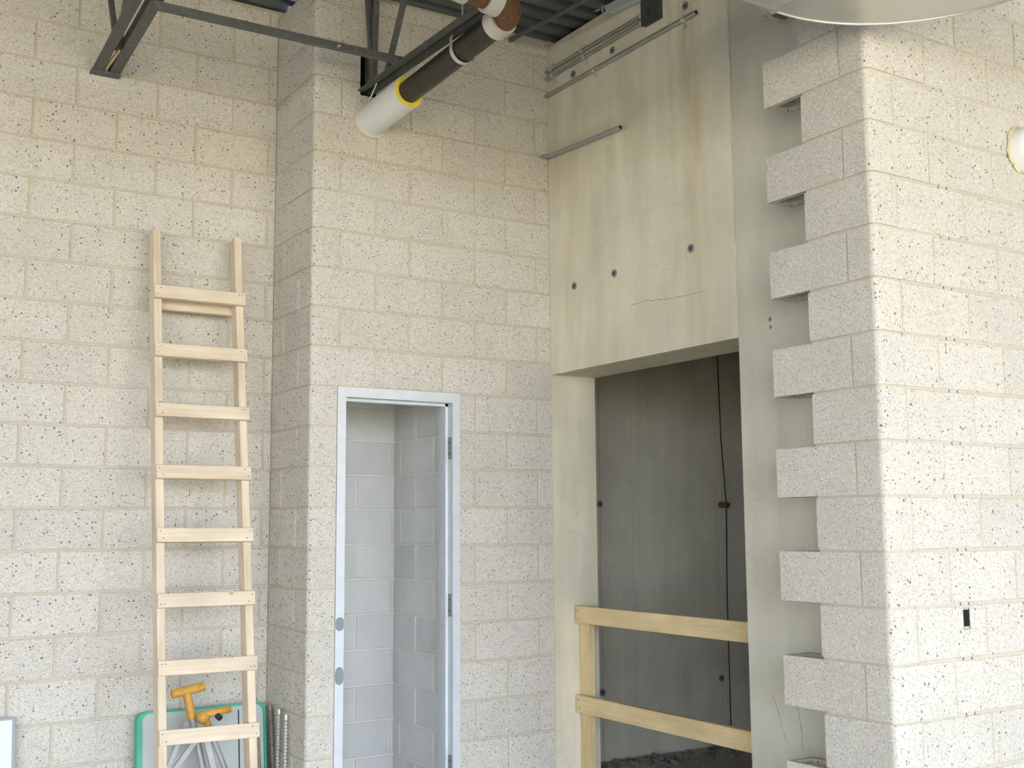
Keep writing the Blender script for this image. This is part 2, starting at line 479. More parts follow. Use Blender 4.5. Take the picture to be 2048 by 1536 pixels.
# when the corner block of an odd course spans the pocket it is trimmed above by the wall itself
# --- closet behind the door
XK, YK = 1.404, 0.87
wk = put('wall_closet_back', MB().box(0.66, XK + 0.1, YK + RC, YK + 0.1, FL, 1.1), 'gmortar')
tag(wk, 'plain grey block wall at the back of the closet', 'block wall', kind='structure')
wr = put('wall_closet_right', MB().box(XK + RC, XK + 0.1, T6, YK, FL, 1.1), 'gmortar')
tag(wr, 'plain grey block side wall inside the closet', 'block wall', kind='structure')
for k in range(-8, 5):
    js = joints(1.155 if k % 2 == 0 else 1.372, 0.66, XK)
    for a, b in zip(js, js[1:]): blk(wk, 'x', a, b, k, YK, 'plain', 0.06, jr=b != XK)
    js = joints(0.594 if k % 2 == 0 else 0.785, T6, YK)
    for a, b in zip(js, js[1:]): blk(wr, 'y', b, a, k, XK, 'plain', 0.06, jr=b != YK)
cl = put('ceiling_closet', MB().box(0.66, XK + 0.1, T6 + 0.02, YK + 0.1, 1.1, 1.16), 'plain')
tag(cl, 'plain grey lid above the small closet', 'ceiling', kind='structure')
wkl = put('wall_closet_left', MB().box(0.56, 0.655, YA + 0.17, YK + 0.1, FL, 1.1), 'plain')
tag(wkl, 'plain grey hidden side wall of the closet', 'block wall', kind='structure')

# --- toothed wall: return face (D) and bright face (E)
XE1 = 5.2
yj = [-2.018, -2.2213, -2.4245]
wf = MB()
wf.prism(bullnose(XD + RC, YE + RC, 1.813, -2.43), FL, zdeck(YE))
wf.box(1.81, 2.075, YE + RC, YE + T6, FL, zdeck(YE)); wf.box(2.12, XE1, YE + RC, YE + T6, FL, zdeck(YE))
wf.box(2.07, 2.125, YE + RC, YE + T6, FL, -0.507); wf.box(2.07, 2.125, YE + RC, YE + T6, -0.415, zdeck(YE))
wf.box(XD + RC, XD + T6 - 0.004, -2.4300, -2.2260, FL, zdeck(YE))
for k in range(-8, 11, 2):
    pass
wf = put('wall_front', wf, 'mortar')
tag(wf, 'brightly lit speckled block wall with toothed end and rounded corner', 'block wall', kind='structure')
def core_block(y0, y1, zb, zt_):
    """hollow tooth block, two open cores"""
    mb = MB(); x0, x1 = XD, XD + T6; s = 0.028
    lo, hi = min(y0, y1), max(y0, y1); m = (lo + hi) / 2
    mb.box(x0, x0 + s, lo, hi, zb, zt_); mb.box(x1 - s, x1, lo, hi, zb, zt_)
    for a, b in ((lo, lo + s), (m - s / 2, m + s / 2), (hi - s, hi)): mb.box(x0 + s, x1 - s, a, b, zb, zt_)
    return mb
for k in range(-8, KT):
    zb, zt_ = k * H + J / 2, min((k + 1) * H - J / 2, zdeck(YE) - 0.012)
    if zt_ - zb < 0.02: continue
    tooth = k % 2 == 0
    if tooth:
        child('block', core_block(yj[0], yj[2] + J / 2, zb, zt_), 'block', wf)
        child('block', MB().prism(bullnose(XD, YE, 2.016 - J / 2, YE + T6 - 0.012 - J / 2), zb, zt_), 'block', wf)
        xs = 2.016
    else:
        child('block', MB().prism(bullnose(XD, YE, 1.8128 - J / 2, yj[1]), zb, zt_), 'block', wf)
        xs = 1.8128
    js = [xs] + joints(xs, xs, XE1)[1:]
    for a, b in zip(js, js[1:]):
        if k == -3 and a < 2.09 < b:
            lo, hi = a + J / 2, b - J / 2; y0, y1 = YE, YE + 0.1
            c_ = 0.004
            rings = [[(lo, y1, zb), (hi, y1, zb), (hi, y1, zt_), (lo, y1, zt_)], [(lo, y0 + c_, zb), (hi, y0 + c_, zb), (hi, y0 + c_, zt_), (lo, y0 + c_, zt_)],
                     [(lo + c_, y0, zb + c_), (hi - c_, y0, zb + c_), (hi - c_, y0, zt_ - c_), (lo + c_, y0, zt_ - c_)],
                     [(2.078, y0, -0.502), (2.117, y0, -0.502), (2.117, y0, -0.420), (2.078, y0, -0.420)],
                     [(2.078, y1, -0.502), (2.117, y1, -0.502), (2.117, y1, -0.420), (2.078, y1, -0.420)]]
            m2 = MB().add([v for r_ in rings for v in r_], [(4 * a_ + i_, 4 * a_ + (i_ + 1) % 4, 4 * a_ + 4 + (i_ + 1) % 4, 4 * a_ + 4 + i_) for a_ in range(4) for i_ in range(4)])
            child('block', m2, 'block', wf)
        else:
            blk(wf, 'x', a, b, k, YE, z1=zt_)

# ------------------------------------------------------------------ concrete wall with the big opening
OY0, OY1, OZ = -0.012, -1.525, 0.7515
XI = 2.258
wc = thing('wall_right', 'stained cast concrete wall with a tall doorless opening', 'concrete wall', (XC, -1.0, FL), kind='structure')
zt = 2.86
child('wall_pier', MB().box(XC, XI, OY1, -2.405, FL, zdeck(-2.0)), 'pier', wc)
child('lintel_panel', MB().box(XC - 0.004, XI, OY0 + 0.010, OY1 + 0.004, OZ, zdeck(-0.7) + 0.01), 'concrete', wc)
child('jamb', MB().box(XC, XI, OY0, 0.86, FL, OZ), 'concrete', wc)
child('wall_end', MB().box(XC, XI, 0.0, 0.86, OZ, zt), 'concrete', wc)
# chipped seam along the lintel edge
sm = MB(); pts = []
n = 60
for i in range(n + 1):
    z = OZ + (zdeck(-1.5) - OZ) * i / n
    pts.append((XC - 0.003, OY1 - 0.001 + random.uniform(-0.003, 0.003), z))
sm.tube(pts, 0.004, 6, r_list=[random.uniform(0.002, 0.006) for _ in pts])
child('seam', sm, 'patch', wc)
def tie_cone(p, axis, r=0.021, par=wc):
    p = Vector(p); ax = Vector(axis)
    o = child('tie_cone', MB().ring(p - ax * 0.004, p + ax * 0.02, r, r * 0.45, 20), 'plug', par)
    c = child('tie_hole', MB().tube([p - ax * 0.001, p + ax * 0.02], r * 0.5, 14), 'void', o)
for y, z in ((-1.226, 2.473), (-0.628, 2.459), (-0.264, 2.449), (-1.219, 1.235), (-0.609, 1.227), (-0.244, 1.225)):
    tie_cone((XC - 0.004, y, z), (1, 0, 0))
def blob(p, ry, rz, name='patch_mark', mat='patch'):
    n = 14
    poly = [(math.cos(2 * PI * i / n) * ry * random.uniform(.8, 1.1), math.sin(2 * PI * i / n) * rz * random.uniform(.8, 1.1)) for i in range(n)]
    mb = MB(); x, y, z = p
    vs = [(x, y + a, z + b) for a, b in poly] + [(x - 0.002, y + a * .8, z + b * .8) for a, b in poly]
    mb.add(vs, [tuple(range(n, 2 * n))] + [(i, (i + 1) % n, n + (i + 1) % n, n + i) for i in range(n)])
    return child(name, mb, mat, wc)
blob((XC - 0.004, -0.576, 1.915), 0.022, 0.030)
blob((XC, -1.670, 1.609), 0.024, 0.030)
blob((XC, -1.726, 0.806), 0.011, 0.012, mat='plug'); blob((XC, -1.728, 0.770), 0.008, 0.009, mat='plug')
blob((XC, -1.570, 0.905), 0.010, 0.016)

def crack(pts, x, r, mat):
    out = []
    for (y0, z0), (y1, z1) in zip(pts, pts[1:]):
        m = max(2, int(math.hypot(y1 - y0, z1 - z0) / 0.012))
        for i in range(m):
            f = i / m; out.append((x, y0 + (y1 - y0) * f + random.uniform(-.002, .002), z0 + (z1 - z0) * f + random.uniform(-.003, .003)))
    out.append((x, *pts[-1]))
    child('crack', MB().tube(out, r, 5, r_list=[r * random.uniform(0.25, 1.0) for _ in out]), mat, wc)
crack([(-0.728, 1.031), (-0.839, 1.036), (-0.978, 1.023), (-1.074, 1.014), (-1.185, 1.010), (-1.304, 1.009)], XC - 0.004, 0.0026, 'crackbrown')
crack([(-0.060, 1.527), (-0.579, 1.525), (-0.875, 1.512), (-1.110, 1.486), (-1.293, 1.449)], XC - 0.0038, 0.0010, 'crackbrown')
crack([(-0.724, 1.987), (-1.129, 2.003), (-1.297, 1.999)], XC - 0.0038, 0.0010, 'crackbrown')
crack([(-1.663, -0.840), (-1.693, -0.896), (-1.711, -0.956), (-1.742, -1.034)], XC, 0.0026, 'crackbrown')
crack([(-1.781, -0.812), (-1.812, -0.881), (-1.823, -0.951), (-1.829, -1.042)], XC, 0.0034, 'crackbrown')
crack([(-1.585, 2.058), (-1.625, 2.061), (-1.675, 2.068)], XC, 0.0020, 'crackbrown')
crack([(-1.536, 0.797), (-1.695, 0.794), (-1.817, 0.791), (-1.939, 0.787)], XC, 0.0018, 'patch')

# --- shaft behind the opening
ws = thing('wall_shaft_back', 'dark concrete wall seen through the tall opening', 'concrete wall', (3.4, 0.8, FL), kind='structure')
YS = 0.8
child('wall_core', MB().box(XI, 5.2, YS + 0.008, YS + 0.15, FL, 2.80), 'shaft', ws)
xs = [XI, 2.890, 3.162, 3.935, 3.975, 4.235, 5.2]
zs = [FL, -0.1102, 1.6, 2.80]
for i in range(len(xs) - 1):
    for j in range(len(zs) - 1):
        g = 0.0035; gz = 0.002
        off = random.uniform(-0.001, 0.001)
        child('concrete_panel', MB().box(xs[i] + g, xs[i + 1] - g, YS + off, YS + 0.009, zs[j] + gz, zs[j + 1] - gz), 'shaft', ws)
for x, z in ((2.889, 0.038), (2.886, -1.184), (3.925, -1.172)):
    tie_cone((x, YS - 0.001, z), (0, 1, 0), 0.024, ws)
child('pipe_stub', MB().ring((3.962, YS - 0.075, 0.034), (3.962, YS, 0.036), 0.022, 0.016, 18), 'rust', ws)
child('wire', MB().tube([(3.985, YS - 0.012, 2.7), (3.960, YS - 0.010, 1.3), (3.975, YS - 0.012, 0.5), (3.990, YS - 0.03, 0.04), (3.992, YS - 0.010, -0.6), (3.990, YS - 0.012, FL)], 0.004, 6), 'void', ws)
wsr = put('wall_shaft_side', MB().box(5.2, 5.35, -2.40, YS + 0.15, FL, 2.8), 'shaft')
tag(wsr, 'unlit concrete wall closing the shaft far inside', 'concrete wall', kind='structure')
wsn = put('wall_shaft_near', MB().box(XI, 5.2, -2.40, -2.30, FL, 2.6), 'shaft')
tag(wsn, 'concrete wall of the shaft hidden behind the toothed block wall', 'concrete wall', kind='structure')
# rubble ridge along the foot of the shaft wall
rb = bmesh.new()
for i in range(260):
    x = random.uniform(2.5, 4.6); s = random.uniform(0.006, 0.026)
    y = YS - abs(random.gauss(0, 0.16)) - 0.015 - s * 1.7
    mt = Matrix.Translation((x, y, FL + s * 0.35)) @ Matrix.Rotation(random.uniform(0, 3), 4, Vector((random.random(), random.random(), 1)).normalized()) @ Matrix.Diagonal((s * random.uniform(.8, 1.7), s, s * random.uniform(.5, .9), 1))
    bmesh.ops.create_icosphere(rb, subdivisions=1, radius=1, matrix=mt)
me = bpy.data.meshes.new('rubble'); rb.to_mesh(me); rb.free()
rub = link('rubble', me, 'dust')
tag(rub, 'dark rubble crumbs along the foot of the shaft wall', 'rubble', kind='stuff')

# ------------------------------------------------------------------ steel door frame
df = thing('door_1', 'narrow galvanized steel door frame without a door', 'door frame', (0.998, 0, FL), kind='structure')
def jamb_poly(xo, xi, sgn):
    # xo outer face edge, xi inner edge, sgn direction from inner edge towards the opening
    yb, yf = T6 + 0.012, -0.006
    return [(xo, yf), (xi, yf), (xi, 0.046), (xi + sgn * 0.016, 0.046), (xi + sgn * 0.016, 0.100), (xi, 0.100), (xi, yb), (xo, yb)]
pr = jamb_poly(DX1, 1.309, -1)
pl = jamb_poly(DX0, 0.687, 1)
child('jamb', MB().prism(pl, FL, 0.558), 'galv', df)
child('jamb', MB().prism(list(reversed(pr)), FL, 0.558), 'galv', df)
hd = MB(); zo, zi = DZ, 0.558
prof = [(-0.006, zo), (-0.006, zi), (0.046, zi), (0.046, zi - 0.016), (0.100, zi - 0.016), (0.100, zi), (T6 + 0.012, zi), (T6 + 0.012, zo)]
n = len(prof)
vs = [(DX0, y, z) for y, z in prof] + [(DX1, y, z) for y, z in prof]
hd.add(vs, [tuple(range(n)), tuple(reversed(range(n, 2 * n)))] + [(i, (i + 1) % n, n + (i + 1) % n, n + i) for i in range(n)])
child('frame_head', hd, 'galv', df)
for z0, z1 in ((0.257, 0.375), (-0.574, -0.456), (-1.400, -1.283)):
    h = child('hinge_plate', MB().box(1.3065, 1.3095, 0.004, 0.040, z0, z1), 'primer', df)
    for zz in (z0 + 0.03, z1 - 0.03):
        child('screw_hole', MB().tube([(1.3055, 0.024, zz), (1.3080, 0.024, zz)], 0.005, 8), 'void', h)
for z, rz in ((-0.579, 0.034), (-0.831, 0.044)):
    nn_ = 16
    poly = [(0.664 + min(0.022, max(-0.022, math.cos(2 * PI * i / nn_) * 0.026)), z + math.sin(2 * PI * i / nn_) * rz) for i in range(nn_)]
    mb = MB(); vs = [(x, -0.0062, zz) for x, zz in poly] + [(x, -0.0085, zz) for x, zz in poly]
    mb.add(vs, [tuple(range(nn_, 2 * nn_))] + [(i, (i + 1) % nn_, nn_ + (i + 1) % nn_, nn_ + i) for i in range(nn_)])
    o = child('filler_patch', mb, 'primer', df)

# ------------------------------------------------------------------ wooden guardrail in the opening
gr = thing('guardrail', 'yellow lumber guardrail of two rails on a post across the concrete opening', 'guardrail', (2.14, -0.1, FL))
bar('post', (2.139, -0.064, FL), (2.139, -0.064, -0.560), 0.089, 0.038, 'lumber', gr, side=(0, 1, 0))
bar('top_rail', (2.100, -0.036, -0.595), (2.100, -1.522, -0.598), 0.094, 0.038, 'lumber', gr)
bar('middle_rail', (2.100, -0.032, -1.081), (2.100, -1.522, -1.090), 0.094, 0.038, 'lumber', gr)
nl = 0
for y, z in ((-0.052, -0.575), (-0.058, -0.620), (-1.40, -0.62), (-0.050, -1.06), (-0.060, -1.10)):
    child('nail', MB().tube([(2.0795, y, z), (2.084, y, z)], 0.0035, 8), 'void', gr)

# ------------------------------------------------------------------ wooden ladder
lo_ = Vector((-0.209, 0.304, 1.104)); dn = Vector((-0.008, -math.sin(0.172), -math.cos(0.172))).normalized()
wv = Vector((math.cos(-0.041), math.sin(-0.041), -0.006)).normalized(); LW = 0.453
nv = wv.cross(dn).normalized()          # out of the ladder plane
if nv.y > 0: nv = -nv
lad = thing('ladder', 'site-built wooden ladder leaning against the speckled block wall', 'ladder', (-0.23, -0.17, FL))
RT = 0.030                                # rung thickness
foot = (FL - (lo_ + 0 * dn).z) / dn.z
for s in (0.019, LW - 0.019):
    c = lo_ + wv * s - nv * (RT + 0.0445)
    topd = -0.312 if s < 0.1 else -0.318
    bar('rail', c + dn * topd, c + dn * (foot - 0.004), 0.089, 0.038, 'ladder', lad, side=nv)
RG = []
for i in range(9):
    c = lo_ + dn * (i * 0.3048 + 0.034) - nv * (RT / 2)
    e = random.uniform(-0.004, 0.004)
    RG.append(bar('rung', c - wv * 0.002 + dn * e * 0.3, c + wv * (LW + 0.003), 0.066, RT, 'ladder', lad, side=dn))
for i in range(9):
    for sx in (0.012, 0.028, LW - 0.028, LW - 0.012):
        p = lo_ + dn * (i * 0.3048 + 0.034 + random.choice((-0.018, 0.016))) + wv * sx
        o = put('nail', MB().tube([p - nv * 0.004, p + nv * 0.0008], 0.0028, 6), 'void'); o.parent = RG[i]; o.matrix_parent_inverse = RG[i].matrix_basis.inverted()
c = lo_ + dn * 0.050 - nv * (RT + 0.089 + 0.010)
bar('back_brace', c + wv * 0.0, c + wv * LW, 0.070, 0.02, 'ladder', lad, side=dn)

# ------------------------------------------------------------------ steel joists and bridging
def angle_poly(L=0.045, t=0.006): return L, t
def chord(t, x0, y0, z0, x1, y1, z1, gap, leg=0.045, th=0.006, name='chord'):
    """pair of angles back to back with a gap; horizontal legs at the bottom (or top if leg<0)"""
    for s in (-1, 1):
        mb = MB()
        g = gap / 2 * s; L = abs(leg) * s; up = abs(leg) if leg > 0 else -abs(leg); tt = th if leg > 0 else -th
        prof = [(g, 0), (g + L, 0), (g + L, tt), (g + th * s, tt), (g + th * s, up), (g, up)]
        n = len(prof)
        vs = [(x0 + a, y0, z0 + b) for a, b in prof] + [(x1 + a, y1, z1 + b) for a, b in prof]
        mb.add(vs, [tuple(range(n)), tuple(reversed(range(n, 2 * n)))] + [(i, (i + 1) % n, n + (i + 1) % n, n + i) for i in range(n)])
        child(name, mb, 'steel', t)
def webs(t, pts, w=0.026):
    for a, b in zip(pts, pts[1:]):
        bar('web', a, b, w, w, 'steel', t, side=(1, 0, 0))
j2 = thing('steel_joist', 'dark steel bar joist beside the insulated pipe in the back wall pocket', 'joist', (0.782, 0.0, 2.19), 'open web roof joists')
chord(j2, 0.784, 0.12, 2.192, 0.770, -4.2, 2.10, 0.024, 0.036)
chord(j2, 0.784, 0.12, zdeck(0.12) - 0.004, 0.770, -4.2, zdeck(-4.2) - 0.004, 0.024, -0.036)
webs(j2, [(0.782, -0.02, 2.72), (0.782, -0.10, 2.20), (0.781, -0.13, 2.70)])
ypts = [(-0.26, 2.21), (-0.55, 2.69), (-1.30, 2.17), (-1.60, 2.60), (-1.90, 2.15), (-2.3, 2.55), (-2.75, 2.13), (-3.2, 2.48), (-3.7, 2.11), (-4.1, 2.42)]
webs(j2, [(0.78, y, z) for y, z in ypts])
j1 = thing('steel_joist', 'dark steel bar joist bearing on the left block wall above the ladder', 'joist', (-0.44, 0.53, 2.218), 'open web roof joists')
chord(j1, -0.4365, YA - 0.002, 2.218, -0.483, -0.43, 2.218, 0.032, 0.053)
chord(j1, -0.483, -0.43, 2.218, -0.60, -2.9, 2.218, 0.032, 0.053)
chord(j1, -0.4365, YA, zdeck(YA) - 0.004, -0.60, -2.9, zdeck(-2.9) - 0.004, 0.032, -0.045)
child('end_plate', MB().box(-0.512, -0.366, YA - 0.05, YA + 0.0, 2.206, 2.219), 'steel', j1)
child('filler_bar', MB().box(-0.450, -0.437, 0.21, 0.50, 2.224, 2.236), 'lumber', j1)
webs(j1, [(-0.445, 0.25, 2.25), (-0.446, 0.50, 2.72)]); webs(j1, [(-0.445, 0.22, 2.24), (-0.47, -0.16, 2.70), (-0.485, -0.48, 2.25), (-0.51, -0.95, 2.64), (-0.53, -1.4, 2.25), (-0.55, -1.85, 2.57), (-0.575, -2.3, 2.25)])
br = thing('bridging_angle', 'thin steel bridging angle spanning between the two joists', 'steel angle', (0.1, -0.46, 2.19))
bm_ = MB()
a, b = Vector((-0.455, -0.452, 2.184)), Vector((0.775, -0.470, 2.184))
prof = [(0, 0), (0.032, 0), (0.032, 0.005), (0.005, 0.005), (0.005, 0.032), (0, 0.032)]
n = 6
vs = [(a.x, a.y + p, a.z + q) for p, q in prof] + [(b.x, b.y + p, b.z + q) for p, q in prof]
bm_.add(vs, [tuple(range(n)), tuple(reversed(range(n, 2 * n)))] + [(i, (i + 1) % n, n + (i + 1) % n, n + i) for i in range(n)])
child('angle_bar', bm_, 'steel', br)
child('bolt', MB().tube([(0.42, -0.476, 2.195), (0.42, -0.462, 2.195)], 0.007, 8), 'zinc', br)

# ------------------------------------------------------------------ insulated pipe
A0 = Vector((0.815, 0.0, 2.040)); B0 = Vector((0.868, -1.235, 2.136)); pd = (B0 - A0).normalized()
def along(y): return A0 + pd * ((y - A0.y) / pd.y)
pp = thing('insulated_pipe', 'black steel pipe with white and yellow insulation entering the back wall', 'pipe', tuple(A0))
child('pipe', MB().tube([along(0.12), along(-1.28)], 0.0572, 28), 'black', pp)
jk = child('insulation_jacket', MB().ring(along(0.10), along(-0.400), 0.0835, 0.0815, 36), 'jacket', pp)
child('insulation', MB().ring(along(0.08), along(-0.404), 0.0815, 0.058, 36), 'foam', jk)
child('wall_sleeve', MB().ring(along(-0.012), along(0.05), 0.098, 0.084, 30), 'patch', pp)
child('coupling', MB().ring(along(-1.175), along(-1.245), 0.070, 0.0575, 30), 'coupling', pp)
# elbow turning left
e0 = along(-1.25); vx = Vector((-1, 0, 0.12)).normalized(); Re = 0.10
pts = [e0 + pd * Re * math.sin(a) + vx * Re * (1 - math.cos(a)) for a in [PI / 2 * i / 8 for i in range(9)]]
child('elbow', MB().tube([e0 - pd * 0.03] + pts + [pts[-1] + vx * 0.02], 0.0585, 24), 'rust', pp)
q = pts[-1]
child('coupling', MB().ring(q - vx * 0.005, q + vx * 0.06, 0.072, 0.0585, 30), 'coupling', pp)
child('pipe_branch', MB().tube([q, q + vx * 0.9], 0.0572, 24), 'rust', pp)
child('coupling', MB().ring(q + vx * 0.155, q + vx * 0.215, 0.072, 0.0585, 30), 'coupling', pp)
hg = thing('clevis_hanger', 'bright zinc clevis hanger strap looped under the black pipe', 'pipe hanger', tuple(along(-0.90)))
c = along(-0.905)
sg = MB(); n = 28; w = 0.013; rr = 0.0615
loop = []
for i in range(n + 1):
    an = PI + PI * i / n
    loop.append((c.x + math.cos(an) * rr, c.z + math.sin(an) * rr))
loop = [(c.x - 0.022, c.z + 0.105), (c.x - rr, c.z + 0.05)] + loop + [(c.x + rr, c.z + 0.05), (c.x + 0.022, c.z + 0.105)]
vs = []
for x, z in loop:
    dx, dz = x - c.x, z - c.z; l = math.hypot(dx, dz)
    for k in (0, 0.003):
        for yy in (-w, w): vs.append((x + dx / l * k, c.y + yy, z + dz / l * k))
fs = []
for i in range(len(loop) - 1):
    o = 4 * i
    fs += [(o, o + 4, o + 5, o + 1), (o + 2, o + 3, o + 7, o + 6), (o, o + 2, o + 6, o + 4), (o + 1, o + 5, o + 7, o + 3)]
sg.add(vs, fs, False)
child('strap', sg, 'zinc', hg)
child('yoke', MB().box(c.x - 0.024, c.x + 0.024, c.y - 0.013, c.y + 0.013, c.z + 0.100, c.z + 0.106), 'zinc', hg)
child('cross_bolt', MB().tube([(c.x - 0.058, c.y, c.z + 0.085), (c.x + 0.058, c.y, c.z + 0.085)], 0.005, 8), 'zinc', hg)
child('hanger_rod', MB().tube([(c.x, c.y, c.z + 0.1), (c.x, c.y, zdeck(c.y))], 0.005, 8), 'zinc', hg)
wr_ = child('tie_wire', MB().tube([(0.770, -0.16, 2.185), (0.762, -0.14, 2.150), (0.756, -0.12, 2.120), (0.750, -0.11, 2.105)], 0.0035, 6), 'zinc', j2)

# thin pipe under the deck
tp = put('roof_conduit', MB().tube([(1.697, 0.02, 2.693), (1.697, -0.03, 2.690), (1.697, -1.6, 2.575)], 0.014, 14), 'steel')
tag(tp, 'thin dark pipe running under the roof deck near the concrete wall', 'pipe')

# ------------------------------------------------------------------ conduits on the concrete wall
def conduit(y0, z0, y1, z1, r, label, straps, up=False, open_end=True, x=None, mat='emt', pre=None):
    x = XC - 0.006 - r if x is None else x
    t = thing('conduit', label, 'conduit', (x, y0, z0), 'conduits on the concrete wall')
    pts = ([pre] if pre else []) + [(x, y0, z0), (x, y1, z1)]
    tb = child('tube', MB().tube(pts, r, 14), mat, t)
    if open_end:
        child('open_end', MB().tube([(x, y1 - 0.0005, z1), (x, y1 - 0.002, z1)], r * 0.8, 12), 'void', tb)
    for s in straps:
        p = Vector((x, y0 + (y1 - y0) * s, z0 + (z1 - z0) * s))
        sp_ = child('strap', MB().ring(p + Vector((0, 0.009, 0)), p + Vector((0, -0.009, 0)), r + 0.003, r, 16), 'zinc', t)
        z_a, z_b = (p.z + r, p.z + r + 0.026) if up else (p.z - r - 0.030, p.z - r)
        child('strap_tab', MB().box(XC - 0.009, XC - 0.004, p.y - 0.009, p.y + 0.009, z_a, z_b), 'zinc', sp_)
    return t
conduit(-0.004, 2.400, -1.318, 2.400, 0.0115, 'long steel conduit with open end below the junction box', (0.36, 0.93))
conduit(-0.004, 2.503, -0.915, 2.511, 0.0105, 'lower of two steel conduits ending at the junction box', (0.08, 0.42), open_end=False)
conduit(-0.004, 2.547, -0.915, 2.547, 0.0105, 'upper of two steel conduits ending at the junction box', (0.06, 0.40), up=True, open_end=False)
conduit(-0.06, 2.020, -0.722, 1.992, 0.0120, 'short grey conduit stub sticking out from the wall corner', (), mat='pvc', pre=(1.905, 0.03, 2.035), x=1.925)
jb = thing('junction_box', 'dark square electrical junction box where two conduits end', 'electrical box', (XC, -0.985, 2.535))
child('box_body', MB().box(XC - 0.034, XC - 0.004, -0.918, -1.050, 2.478, 2.612), 'box', jb)
bc = child('box_cover', MB().box(XC - 0.036, XC - 0.034, -0.914, -1.054, 2.474, 2.616), 'box', jb)
child('knockout', MB().tube([(XC - 0.038, -0.975, 2.535), (XC - 0.035, -0.975, 2.535)], 0.022, 16), 'void', bc)
for z in (2.511, 2.547):
    child('connector', MB().tube([(XC - 0.018, -0.890, z), (XC - 0.018, -0.922, z)], 0.015, 12), 'zinc', jb)
# galvanized channel under the deck
gc = thing('galvanized_channel', 'bright galvanized channel with notched end under the roof deck', 'steel channel', (1.90, -0.53, 2.68))
mb = MB(); x0 = 1.86
poly = [(-0.535, 2.758), (-0.535, 2.706), (-0.585, 2.688), (-0.592, 2.706), (-0.635, 2.690), (-0.652, 2.648), (-1.6, 2.580), (-1.6, 2.70)]
poly = [(y, min(z, zdeck(y) - 0.002)) for y, z in poly]
n = len(poly)
vs = [(1.899, y, z) for y, z in poly] + [(1.902, y, z) for y, z in poly]
mb.add(vs, [tuple(range(n)), tuple(reversed(range(n, 2 * n)))] + [(i, (i + 1) % n, n + (i + 1) % n, n + i) for i in range(n)])
child('web_plate', mb, 'galv', gc)
mb = MB()
vs = [(1.902, -0.655, 2.650), (1.945, -0.655, 2.650), (1.945, -1.6, 2.582), (1.902, -1.6, 2.582)]
mb.add(vs + [(x, y, z + 0.002) for x, y, z in vs], [(0, 1, 2, 3), (7, 6, 5, 4), (0, 4, 5, 1), (1, 5, 6, 2), (2, 6, 7, 3), (3, 7, 4, 0)])
child('flange', mb, 'galv', gc)
child('screw', MB().tube([(1.893, -0.626, 2.715), (1.893, -0.626, 2.662)], 0.006, 8), 'zinc', gc)

# ------------------------------------------------------------------ duct elbow
dz0, dz1 = 1.74, 2.04
CX, CY, RO, RI = 1.235, -3.182, 0.636, 0.186
du = thing('duct_elbow', 'galvanized sheet metal duct elbow above the rounded wall corner', 'duct', (CX, CY, dz0))
N = 26
outer = [(CX + RO * math.cos(a), CY + RO * math.sin(a)) for a in [PI / 2 * 1.04 - PI / 2 * 1.04 * i / N for i in range(N + 1)]]
inner = [(CX + RI * math.cos(a), CY + RI * math.sin(a)) for a in [PI / 2 * 1.04 - PI / 2 * 1.04 * i / N for i in range(N + 1)]]
def strip(z, th):
    mb = MB(); n = N + 1
    vs = [(x, y, z) for x, y in outer] + [(x, y, z) for x, y in inner] + [(x, y, z + th) for x, y in outer] + [(x, y, z + th) for x, y in inner]
    fs = []
    for i in range(N):
        fs += [(i, i + 1, n + i + 1, n + i), (2 * n + i, 3 * n + i, 3 * n + i + 1, 2 * n + i + 1), (i, 2 * n + i, 2 * n + i + 1, i + 1), (n + i, n + i + 1, 3 * n + i + 1, 3 * n + i)]
    return mb.add(vs, fs)
def wallstrip(pts, z0, z1, name):
    mb = MB(); n = len(pts)
    vs = [(x, y, z0) for x, y in pts] + [(x, y, z1) for x, y in pts]
    mb.add(vs, [(i, i + 1, n + i + 1, n + i) for i in range(n - 1)], True)
    return child(name, mb, 'duct', du)
child('bottom_panel', strip(dz0, 0.002), 'duct', du)
child('top_panel', strip(dz1, 0.002), 'duct', du)
wallstrip(outer, dz0, dz1, 'heel_panel'); wallstrip(inner, dz0, dz1, 'throat_panel')
# rolled edge seam along the heel
child('edge_seam', MB().tube([(x, y, dz0 - 0.001) for x, y in outer], 0.0045, 6), 'zinc', du)
child('cleat', MB().box(CX - 0.055, CX - 0.030, CY + RI, CY + RO + 0.006, dz0 - 0.010, dz1 + 0.01), 'duct', du)
child('flange', MB().box(CX + RI, CX + RO + 0.012, CY - 0.012, CY + 0.010, dz0 - 0.012, dz1 + 0.012), 'duct', du)
child('duct_run', MB().box(CX - 2.6, CX - 0.05, CY + RI, CY + RO, dz0, dz1), 'duct', du)
child('duct_run', MB().box(CX + RI, CX + RO, CY - 2.2, CY, dz0, dz1), 'duct', du)

